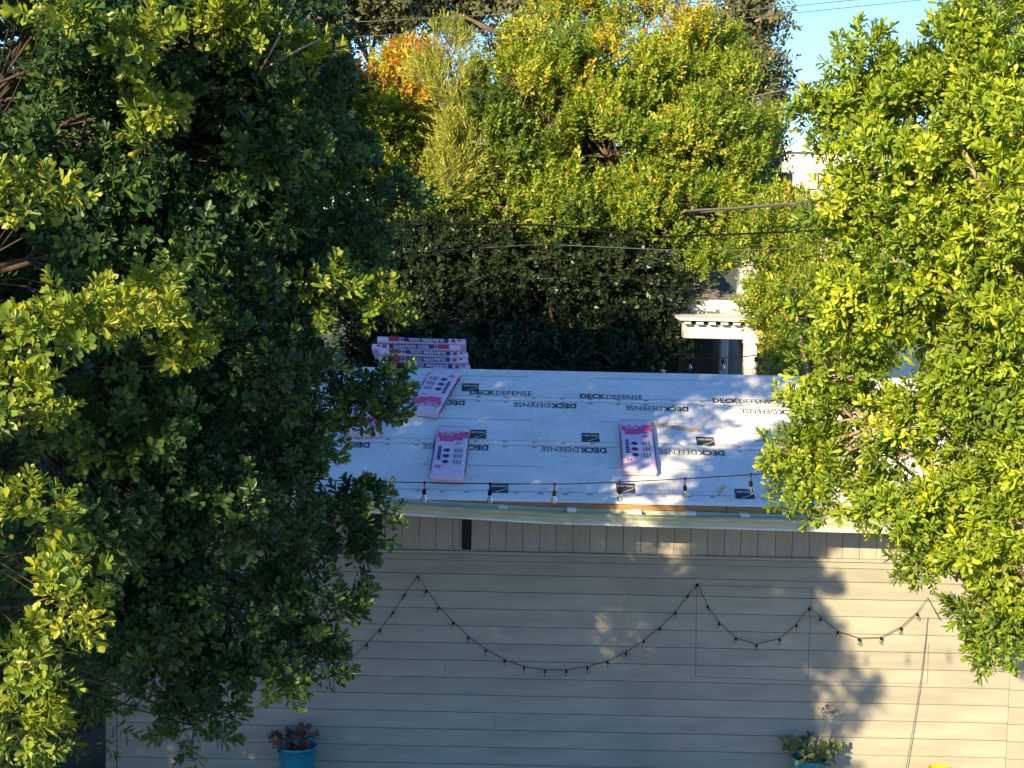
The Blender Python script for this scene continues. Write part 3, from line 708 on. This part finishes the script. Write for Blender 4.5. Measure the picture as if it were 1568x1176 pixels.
tree('x', '', Vector((-4.4, 10.2, 0)), Vector((-4.0, 10.4, 7.2)), 0.2, [lumpW(-3.3,10.8,6.8,1.2,1.0,1.3,0,1.4), lumpW(-2.25,10.9,6.5,0.85,0.9,1.0), lumpW(-2.3,12.4,3.5,0.95,1.0,1.1), lumpW(-3.6,12.2,3.0,1.2,1.0,1.5), lumpW(-3.0,11.0,5.2,1.2,0.8,1.2,0,1.9), lumpW(-2.5,11.0,5.2,0.8,0.7,0.9,0,1.3), lumpW(-2.0,11.2,4.5,0.7,0.7,0.85,0,1.5)],
     (12, 0.11, 0.055, 'rosette'), ML['near'], M['bark_dark'], sub_r=0.4, sub_per=14, shoots=26, tint0=0.25, root=ltree, crown_name='crown', limbs=False, quad=True, twigs=False)  # hidden foliage added behind the crown to block sun and sky

# unseen trees added left and behind to cast shade on roof and left tree
tree('added_shade_tree', 'added unseen tree left of the frame, shading the roof', Vector((-7, 9.5, 0)), Vector((-6.8, 9.5, 8)), 0.25,
     [lumpW(-6.8,9.5,8.2,1.7,1.5,1.6), lumpW(-8.2,9.5,7.5,1.5,1.5,2.4), lumpW(-6.6,9.4,5.8,1.6,1.4,2.0), lumpW(-9.8,9.6,7.5,1.5,1.5,2.6), lumpW(-6.8,9.8,3.4,1.8,1.3,2.0), lumpW(-5.4,9.8,8.6,1.2,1.3,1.1)],
     (12, 0.20, 0.11, 'spray'), ML['near'], M['bark'], sub_r=0.55, sub_per=15, shoots=26, tint0=0.3, limb_r=0.07, quad=True, twigs=False)
tree('added_shade_tree', 'added unseen tree behind the viewer, shading the left tree', Vector((-6.9, 2, 0)), Vector((-6.9, 2, 7.5)), 0.25,
     [lumpW(-6.6,2,6.9,1.4,1.3,1.6), lumpW(-6.5,2,5.0,1.3,1.3,1.6), lumpW(-8.2,2,6.2,1.4,1.3,2.2)],
     (12, 0.20, 0.11, 'spray'), ML['near'], M['bark'], sub_r=0.5, sub_per=15, shoots=26, tint0=0.3, limb_r=0.07, quad=True, twigs=False)

# ------------------------------------------------------------------ right tree (sunlit)
RL = [(1305,95,10,38,55,1),(1375,120,10,50,55,1),(1490,60,9.6,90,110,1),(1300,200,10,90,75,1),(1430,220,9.7,130,110,1),(1540,200,9.3,90,130,1),(1300,320,10,75,80,1),(1420,380,9.8,130,120,1),(1550,400,9.4,90,130,1),
      (1330,470,10,95,80,1),(1285,545,10.2,75,55,0.8),(1460,540,9.8,120,110,1),(1235,690,10.2,55,50,0.8),(1330,640,10,80,40,0.6),(1250,625,10.3,50,40,0.7),(1215,705,10.2,38,40,0.8),(1280,700,10.1,60,40,0.8),(1240,745,10.1,50,32,0.8),(1250,470,10.3,40,60,0.8),(1450,680,9.8,110,80,1),(1550,650,9.5,80,120,1),(1290,750,10,75,45,0.8),(1400,790,9.8,110,60,1),
      (1510,800,9.5,100,90,1),(1440,865,9.8,75,45,0.9),(1530,915,9.6,70,65,1),(1535,985,9.6,28,28,0.8),(1600,300,9.2,120,300,1),(1640,750,9.2,120,250,1)]
rtree, _, _ = tree('broadleaf_tree', 'bright yellow-green sunlit tree on the right, hanging over the garage wall', Vector((4.3, 9.6, 0)), Vector((3.4, 9.6, 7.0)), 0.16,
     [lumpP(a, b, c, d, e, None, 0, dn) for a, b, c, d, e, dn in RL], (14, 0.070, 0.027, 'rosette'), ML['right'], M['bark_pale'], tvar_sub=0.19, sub_r=0.18, sub_per=13.5, shoots=25, tint0=0.5, limb_r=0.022)
mb = MB()
for i in range(5):
    a = P(1388 + i * 5.5 + random.uniform(-1, 1), 90, 10.1); b = P(1389 + i * 5.2, 44 + random.uniform(-4, 12), 10.1); MB().tube([a, b], [0.003, 0.0016], 4).build('bare_twig', M['bark'], rtree)

def limb(root, pts, r0, r1, m='bark_pale'):
    q = [P(*p) for p in pts]; n = len(q); MB().tube(q, [r0 + (r1 - r0) * i / (n - 1) for i in range(n)], 7).build('limb', M[m], root, smooth=True)
limb(ltree, [(330, 190, 8.8), (372, 140, 8.7), (405, 105, 8.6), (440, 62, 8.6), (478, 18, 8.7)], 0.013, 0.005)
limb(ltree, [(405, 105, 8.4), (445, 82, 8.35), (490, 60, 8.6)], 0.008, 0.004)
limb(ltree, [(395, 115, 8.4), (425, 60, 8.3), (450, 5, 8.6)], 0.008, 0.004)
limb(rtree, [(1470, 215, 9.3), (1490, 262, 9.2), (1512, 300, 9.15), (1530, 345, 9.2), (1560, 400, 9.4)], 0.010, 0.02)
limb(rtree, [(1215, 420, 20), (1222, 500, 19.7), (1234, 560, 19.6), (1240, 620, 19.8)], 0.02, 0.03)

# ------------------------------------------------------------------ trees beyond the garage
def autumn(p):     # upper shoots have turned
    return 0.10 * max(0, p.z - 7.0) - 0.05 * max(0, 6.4 - p.z) + 0.09 * mnoise.noise(p * 0.6)
ML_ = [(800,190,22.5,95,110),(860,110,23,90,90),(960,120,23.5,100,110),(880,40,24,55,50),(990,25,24,60,40),(1060,110,23.5,80,90),(930,240,22.5,120,100),(1060,230,22.8,110,100),(1130,180,23.2,60,90),(790,290,22.3,90,60),(900,330,22.2,110,50),(1040,330,22.3,110,60),(1130,290,22.6,60,80),(1080,400,22.3,50,35),(760,140,23.2,50,70),(920,220,24.6,110,90),(1030,180,24.6,90,80),(850,200,24.4,80,80)]
tree('autumn_tree', 'big yellow-green tree turning orange at its top, behind the roof', Vector((1.7, 24, 0)), Vector((1.7, 23.8, 6.5)), 0.22,
     [lumpP(*a) for a in ML_], (14, 0.085, 0.05, 'spray'), ML['mid'], M['bark'], quad=True, sub_r=0.36, sub_per=12, shoots=62, upbias=1.0, tint0=0.34, shell=0.95, tintfn=autumn, limb_r=0.05, tvar=0.1, tvar_sub=0.11)
tree('autumn_tree', 'tree with red and orange leaf tips left of the pale feathery tree', Vector((-2.0, 24.5, 0)), Vector((-1.8, 24.3, 6.2)), 0.15,
     [lumpP(610,150,24,60,75,None,0.36), lumpP(640,100,24.2,40,40,None,0.36), lumpP(530,140,23.6,28,22,None,0.5), lumpP(600,250,23.6,80,70,None,0.08), lumpP(560,200,23.5,70,70,None,0.02), lumpP(650,220,24,50,50,None,0.1), lumpP(500,250,23.6,70,80,None,-0.05), lumpP(620,320,23.4,80,50,None,-0.05)],
     (14, 0.085, 0.05, 'spray'), ML['mid'], M['bark'], quad=True, sub_r=0.3, sub_per=24, shoots=28, upbias=0.7, tint0=0.38, limb_r=0.04, tvar=0.1)
tree('feathery_tree', 'pale feathery narrow-leaved tree between the red-tipped and the big yellow tree', Vector((-0.85, 23.6, 0)), Vector((-0.8, 23.3, 7.0)), 0.07,
     [lumpP(688,85,22.4,18,36,None,0,0.7), lumpP(700,150,22.4,28,52,None,0,0.8), lumpP(718,220,22.2,34,50,None,0,0.8), lumpP(690,275,22,30,42,None,0,0.8), lumpP(668,115,22.4,14,26,None,0,0.7)],
     (16, 0.12, 0.022, 'feather'), ML['feather'], M['bark'], quad=True, sub_r=0.3, sub_per=26, shoots=28, upbias=1.3, tint0=0.5, limb_r=0.03, tvar=0.15)
tree('evergreen_tree', 'evergreen with shade painted into its dark leaves, close behind the roof ridge', Vector((0.8, 22.4, 0)), Vector((0.8, 22.4, 4.8)), 0.16,
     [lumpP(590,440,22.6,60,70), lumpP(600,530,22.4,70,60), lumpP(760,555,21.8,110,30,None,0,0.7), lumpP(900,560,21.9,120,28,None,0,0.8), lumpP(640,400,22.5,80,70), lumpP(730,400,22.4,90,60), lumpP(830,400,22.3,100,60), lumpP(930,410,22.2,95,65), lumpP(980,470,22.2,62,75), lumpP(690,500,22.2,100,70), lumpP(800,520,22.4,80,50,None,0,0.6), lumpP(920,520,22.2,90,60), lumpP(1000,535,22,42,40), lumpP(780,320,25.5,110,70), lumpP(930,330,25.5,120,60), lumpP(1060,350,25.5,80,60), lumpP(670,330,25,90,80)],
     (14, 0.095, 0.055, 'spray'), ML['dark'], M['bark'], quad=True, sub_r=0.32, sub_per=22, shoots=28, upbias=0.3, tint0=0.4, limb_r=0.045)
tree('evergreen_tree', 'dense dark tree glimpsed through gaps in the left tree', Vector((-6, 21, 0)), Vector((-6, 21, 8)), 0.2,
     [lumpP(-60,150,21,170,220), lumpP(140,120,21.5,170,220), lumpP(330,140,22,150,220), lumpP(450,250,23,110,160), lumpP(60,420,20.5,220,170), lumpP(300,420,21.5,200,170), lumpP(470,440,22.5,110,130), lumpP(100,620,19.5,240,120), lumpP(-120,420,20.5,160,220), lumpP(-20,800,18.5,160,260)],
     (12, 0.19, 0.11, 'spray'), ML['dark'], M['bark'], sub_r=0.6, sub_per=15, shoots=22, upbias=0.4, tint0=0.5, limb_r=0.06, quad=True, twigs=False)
tree('leafy_shrub', 'dark shrub added to fill the shaded gap left of the garage corner', Vector((-5.1, 15.6, 0)), Vector((-5.1, 15.6, 1.6)), 0.06,
     [lumpW(-4.95,15.9,1.1,0.75,0.6,1.2), lumpW(-5.7,15.3,1.4,0.8,0.7,1.5), lumpW(-6.6,15.0,1.5,0.9,0.7,1.6), lumpW(-5.0,16.4,2.3,0.7,0.6,1.0)],
     (12, 0.11, 0.06, 'spray'), ML['dark'], M['bark'], cat='shrub', sub_r=0.35, sub_per=14, shoots=20, upbias=0.5, tint0=0.35, limb_r=0.02, quad=True, twigs=False)  # added shrub, its dark leaves stand in for the black gap
tree('tall_tree', 'tall dark tree at the top edge with a bare dark trunk', Vector((-2.4, 32, 0)), Vector((-2.35, 32, 10.2)), 0.22,
     [lumpP(620,0,32,70,50), lumpP(720,10,32.5,60,40), lumpP(800,20,32,50,45), lumpP(540,10,32,90,60), lumpP(670,-50,32,120,40), lumpP(480,40,31,70,70), lumpP(780,60,32,40,40,None,0,0.5)],
     (13, 0.14, 0.085, 'loose'), ML['olive'], M['bark'], quad=True, sub_r=0.45, sub_per=18, shoots=28, upbias=0.2, tint0=0.45, limb_r=0.06)
tree('tall_tree', 'loose olive-green tree standing against the sky right of the yellow tree', Vector((4.0, 28, 0)), Vector((4.1, 28, 9.2)), 0.12,
     [lumpP(1165,20,28,48,50), lumpP(1165,100,28,45,60), lumpP(1160,180,28,45,60), lumpP(1165,255,28,30,50), lumpP(1110,40,28.5,60,50), lumpP(1130,320,27.5,50,60)],
     (13, 0.12, 0.07, 'loose'), ML['olive'], M['bark'], quad=True, sub_r=0.36, sub_per=16, shoots=24, upbias=0.1, tint0=0.5, limb_r=0.05)
tree('leafy_shrub', 'yellow-green shrub with a dry brown patch beside the white porch posts', Vector((4.2, 20.3, 0)), Vector((4.0, 20.3, 4.4)), 0.08,
     [lumpP(1165,390,20.8,45,45), lumpP(1200,460,20.4,50,70), lumpP(1230,540,20,45,50), lumpP(1215,350,21,50,50,None,-0.05,0.9), lumpP(1195,320,21.5,30,25,None,-0.05,0.9), lumpP(1260,450,20.3,60,100), lumpP(1200,500,20.2,35,50,None,0.25,0.4), lumpP(1300,560,20,60,50)],
     (14, 0.08, 0.04, 'spray'), ML['mid'], M['bark_pale'], quad=True, cat='shrub', sub_r=0.24, sub_per=20, shoots=26, upbias=0.6, tint0=0.4, limb_r=0.025)
print('leaves', NLEAF)

# ------------------------------------------------------------------ house with porch behind the garage
HY = 22.0
def hz(py, Y=HY): return P(1090, py, Y).z
def hx(px, Y=HY): return P(px, 500, Y).x
house = empty('white_house', (3, HY, 0)); tag(house, 'low white house with grey shingle roof and porch behind the ridge', 'house')
xl, xr = hx(1006), hx(1124)
MB().box(P(1017,500,HY+3.2).x, hx(1148), HY + 2.6, HY + 2.8, 0, hz(470, HY+2.6)).build('porch_back_wall', M['brown_wall'], house)
MB().box(P(560,470,26).x, P(1016,470,26).x, 26.0, 29, 0, P(900,458,26).z).build('wall', M['white_wall'], house)
MB().box(xl - 0.2, xr + 0.08, HY + 0.25, HY + 0.33, hz(484), hz(459)).build('fascia', M['white'], house)
rp = MB(); z0, z1 = hz(458), hz(423, HY + 1.2)
rp.add([(xl - 0.2, HY + 0.2, z0), (xr + 0.1, HY + 0.2, z0), (hx(1102, HY+1.2), HY + 1.5, z1 + 0.05), (xl - 0.2, HY + 1.5, z1 + 0.05), (xl - 0.2, HY + 3.6, z0), (xr + 0.1, HY + 3.6, z0)], [(0,1,2,3),(1,5,2),(2,5,4,3),(0,4,5,1)])
hr = rp.build('roof', M['shingle'], house)
for j in range(9):
    v0, v1 = j / 9, (j + 1) / 9; yy = lambda v: HY + 0.2 + 1.3 * v; zz = lambda v: z0 + (z1 + 0.05 - z0) * v + 0.004
    xe = xr + 0.1 + (hx(1102, HY+1.2) - xr - 0.1) * v0; x = hx(1000) + (j % 2) * 0.15 + 0.05
    while x < xe - 0.05:
        b = min(x + 0.3, xe); MB().box(x + 0.004, b - 0.004, 0, 0.16, 0.0, 0.012, Matrix.Translation((0, yy(v0), zz(v0))) @ Matrix.Rotation(math.atan2(z1 + 0.05 - z0, 1.3), 4, 'X')).build('shingle', M['shingle'], hr); x += 0.3
pgx = [1040, 1058, 1076, 1094, 1112, 1130, 1150]
pg = empty('pergola', (3.4, HY, 0)); tag(pg, 'white porch pergola with square posts beyond the roof ridge', 'pergola')
MB().box(hx(1035), hx(1160), HY - 0.95, HY - 0.75, hz(518, HY-.85), hz(496, HY-.85)).build('beam', M['white'], pg, bevel=0.01)
MB().box(hx(1028), hx(1164), HY - 1.1, HY + 0.2, hz(490, HY-.85), hz(486, HY-.85)).build('roof_slab', M['white'], pg)
MB().box(hx(1126), hx(1144), HY - 0.99, HY - 0.81, 0, hz(517.5, HY-.85)).build('post', M['white'], pg, bevel=0.01)
MB().box(hx(1103, HY+1.6), hx(1115, HY+1.6), HY + 1.5, HY + 1.66, 0, hz(517, HY+1.6)).build('post', M['white'], pg, bevel=0.01)
MB().box(hx(1128), hx(1142), HY - 0.9, HY + 3.1, hz(512, HY-.85), hz(497, HY-.85)).build('cross_beam', M['white'], pg)
for q in pgx: MB().box(hx(q) - 0.045, hx(q) + 0.045, HY - 1.05, HY + 0.2, hz(496, HY-.85) + 0.002, hz(490.5, HY-.85)).build('rafter', M['white'], pg)
MB().box(hx(1035), hx(1160), HY - 0.3, HY - 0.2, hz(496, HY-.85), hz(490.5, HY-.85)).build('ledger', M['brown_wall'], pg)
MB().box(hx(1124), hx(1146), HY - 1.01, HY - 0.79, hz(524, HY-.85), hz(518.5, HY-.85)).build('post_cap', M['white'], pg)
MB().box(hx(1100), hx(1350), HY + 3.0, HY + 3.15, 0, hz(500, HY + 3)).build('fence_boards', M['brown_wall'], house)
cv = MB(); cv.lathe([(0.5, 0), (0.48, 0.6), (0.40, 1.0), (0.22, 1.35), (0.0, 1.45)], (hx(1092, HY+2), HY + 2.2, hz(622, HY+2)), 14)
tag(cv.build('covered_grill', M['tarp'], smooth=True), 'dark covered shape standing under the white porch', 'grill')
ps = [P(px, py, HY - 1.0) for px, py in ((1030, 545), (1070, 549), (1107, 548.5), (1140, 546), (1175, 541))]
string_light('thin string of small bulbs across the white porch', ps, [(P(1056, 550, HY-1.0), 0), (P(1107, 549.5, HY-1.0), 0), (P(1157, 546, HY-1.0), 0)], 0.006, bulb_size=1.7)
# tall white house farther back
h2 = empty('white_house', (6, 36, 0)); tag(h2, 'tall white gabled house glimpsed between the trees at the right', 'house')
Y2 = 36; X0, X1 = P(1190, 300, Y2).x, P(1420, 300, Y2).x; ze = P(1188, 262, Y2).z; zp = P(1203, 232, Y2).z
MB().add([(X0, Y2, 0), (X1, Y2, 0), (X1, Y2, ze), (P(1300,0,Y2).x, Y2, zp + 0.02), (P(1203, 0, Y2).x, Y2, zp), (X0, Y2, ze), (X0, Y2 + 6, 0), (X1, Y2 + 6, 0), (X1, Y2 + 6, ze), (X0, Y2 + 6, ze)], [(0,1,2,3,4,5),(0,5,9,6),(1,7,8,2),(6,9,8,7)]).build('wall', M['white_wall'], h2)
MB().tube([(X0 - 0.1, Y2 - 0.1, ze - 0.05), (P(1203,0,Y2).x, Y2 - 0.1, zp + 0.06), (P(1300,0,Y2).x, Y2 - 0.1, zp + 0.07)], 0.07, 4).build('roof_trim', M['white'], h2)
w = MB().box(P(1206,0,Y2).x, P(1222,0,Y2).x, Y2 - 0.05, Y2 - 0.02, P(1210,292,Y2).z, P(1210,266,Y2).z).build('window', M['dark_glass'], h2)
MB().box(P(1205,0,Y2).x, P(1223,0,Y2).x, Y2 - 0.08, Y2 - 0.04, P(1210,264,Y2).z, P(1210,260,Y2).z).build('frame', M['white'], w)

# ------------------------------------------------------------------ overhead wires
def wire(pts, r, label, m='cable'):
    path = [P(*p) for p in pts]
    tag(MB().tube(path, r, 5).build('overhead_wire', M[m], smooth=True), label, 'wire')
wire([(480, 36, 20.5), (583, 32, 20.5), (800, 20, 20.5), (1000, 8, 20.5), (1250, -9, 20.5), (1500, -30, 20.5)], 0.0052, 'topmost of the three thin overhead wires at the top edge', 'cable_grey')
wire([(440, 61, 20.5), (527, 57, 20.5), (800, 44, 20.5), (1000, 28, 20.5), (1206, 10, 20.5), (1400, -9, 20.5)], 0.0052, 'middle of the three thin overhead wires at the top edge', 'cable_grey')
wire([(440, 82, 20.5), (543, 76, 20.5), (800, 58, 20.5), (1000, 42, 20.5), (1206, 21, 20.5), (1398, 1, 20.5), (1500, -9, 20.5)], 0.0052, 'lowest of the three thin overhead wires at the top edge', 'cable_grey')
wire([(1143, 150, 20.8), (1200, 138, 20.8), (1240, 128, 20.8), (1400, 92, 20.8)], 0.010, 'single short wire crossing the blue sky gap', 'cable_grey')
wire([(1030, 326, 24), (1066, 322, 20), (1120, 319, 20), (1225, 310, 20), (1400, 290, 20)], 0.018, 'thick grey cable in front of the trees above the porch', 'cable_grey')
wire([(1040, 330, 24), (1070, 326, 20.1), (1140, 319, 20.1), (1225, 313, 20.1), (1400, 296, 20.1)], 0.010, 'thin cable just under the thick grey cable above the porch', 'cable_grey')
wire([(560, 350, 19.9), (700, 342, 19.9), (840, 345, 19.9), (995, 363, 19.9), (1090, 360, 19.9), (1230, 354, 19.9), (1400, 345, 19.9)], 0.013, 'cable crossing the middle of the picture below the thick one', 'cable')
wire([(560, 392, 19.8), (700, 382, 19.8), (830, 374, 19.8), (1050, 384, 19.8), (1200, 381, 19.8), (1400, 372, 19.8)], 0.0052, 'lowest thin cable in front of the dark evergreen', 'cable_grey')

# ------------------------------------------------------------------ pots
def pot(name, px, py_rim, rpx, Y, hgt, m, label, rim=True):
    c = P(px, py_rim, Y); r = rpx / (F / Y); z0 = 0.04; H = c.z - z0
    root = empty(name, (c.x, Y, z0)); tag(root, label, 'plant pot' if name != 'yellow_pot' else 'pot')
    mb = MB(); mb.lathe([(0.0, 0), (r*0.68, 0), (r*0.74, 0.02), (r*0.93, H*0.8), (r*0.98, H-0.035), (r*1.02, H-0.03), (r*1.02, H-0.004), (r*0.99, H), (r*0.93, H), (r*0.91, H-0.05), (0.0, H-0.05)], (c.x, Y, z0), 32)
    mb.build('pot', m, root, smooth=True)
    MB().lathe([(r*0.905, H-0.05), (r*0.6, H-0.035), (0, H-0.03)], (c.x, Y, z0), 20).build('soil', M['soil'], root)
    return root, Vector((c.x, Y, z0 + H - 0.03)), r
def blades(name, root, c, n, length, width, spread, m, tintc, droop=0.3, seed=0):
    pos = []; dr = []
    rg = np.random.default_rng(seed)
    for i in range(n):
        a = rg.uniform(0, 6.28); q = rg.uniform(0, 1) ** 0.5
        pos.append((c.x + math.cos(a) * spread * q, c.y + math.sin(a) * spread * q * 0.9, c.z + rg.uniform(0.0, 0.09) * (1.2 - q))); dr.append((math.cos(a) * q * 0.8, math.sin(a) * q * 0.8, 0.8))
    return leaves_object(name, np.array(pos), np.array(dr), rg.uniform(0.7, 1.2, n), np.full(n, tintc) + rg.normal(0, 0.15, n), 11, length, width, 'rosette', m, root, kindflag='stuff')
ML['wilt'] = leafmat('leaf_wilted', [(0.0, (0.05, 0.05, 0.03)), (0.5, (0.14, 0.10, 0.07)), (1.0, (0.26, 0.16, 0.11))], trans=0.15)
ML['succ'] = leafmat('leaf_succulent', [(0.0, (0.05, 0.09, 0.04)), (0.5, (0.13, 0.19, 0.07)), (1.0, (0.28, 0.33, 0.14))], trans=0.15)
ML['petal'] = leafmat('petal', [(0.0, (0.10, 0.045, 0.08)), (0.5, (0.22, 0.12, 0.19)), (1.0, (0.5, 0.38, 0.42))], trans=0.3)
r1, c1, rr = pot('potted_plant', 455, 1140, 31, WY - 0.28, 0.5, M['blue_pot'], 'blue pot with wilted brown plant against the shaded wall')
blades('leaves', r1, c1, 22, 0.075, 0.04, rr * 0.95, ML['wilt'], 0.45, seed=2)
r2, c2, rr2 = pot('potted_plant', 1241, 1159, 29, WY - 0.27, 0.5, M['blue_pot'], 'turquoise blue pot with green succulent and faded flower by the sunlit wall')
blades('leaves', r2, c2, 20, 0.105, 0.06, rr2 * 0.9, ML['succ'], 0.5, seed=5)
st = [c2 + Vector((0.04, 0.02, 0)), c2 + Vector((0.08, 0.0, 0.2)), P(1266, 1104, WY - 0.25)]
MB().tube(st, [0.008, 0.007, 0.005], 5).build('stem', M['bark_pale'], r2)
fpos = [P(x, y, WY - 0.25) for x, y in ((1258, 1094), (1266, 1090), (1272, 1098), (1262, 1100), (1252, 1092))]
leaves_object('flower', np.array(fpos), np.array([(0.1, -0.3, 1)] * 5), np.ones(5) * 0.9, np.array([0.2, 0.4, 0.5, 0.7, 0.9]), 12, 0.045, 0.025, 'rosette', ML['petal'], r2, kindflag=None)
pot('yellow_pot', 1438, 1175, 17, WY - 0.35, 0.5, M['yellow'], 'yellow pot rim just showing at the bottom edge below the lit wall')
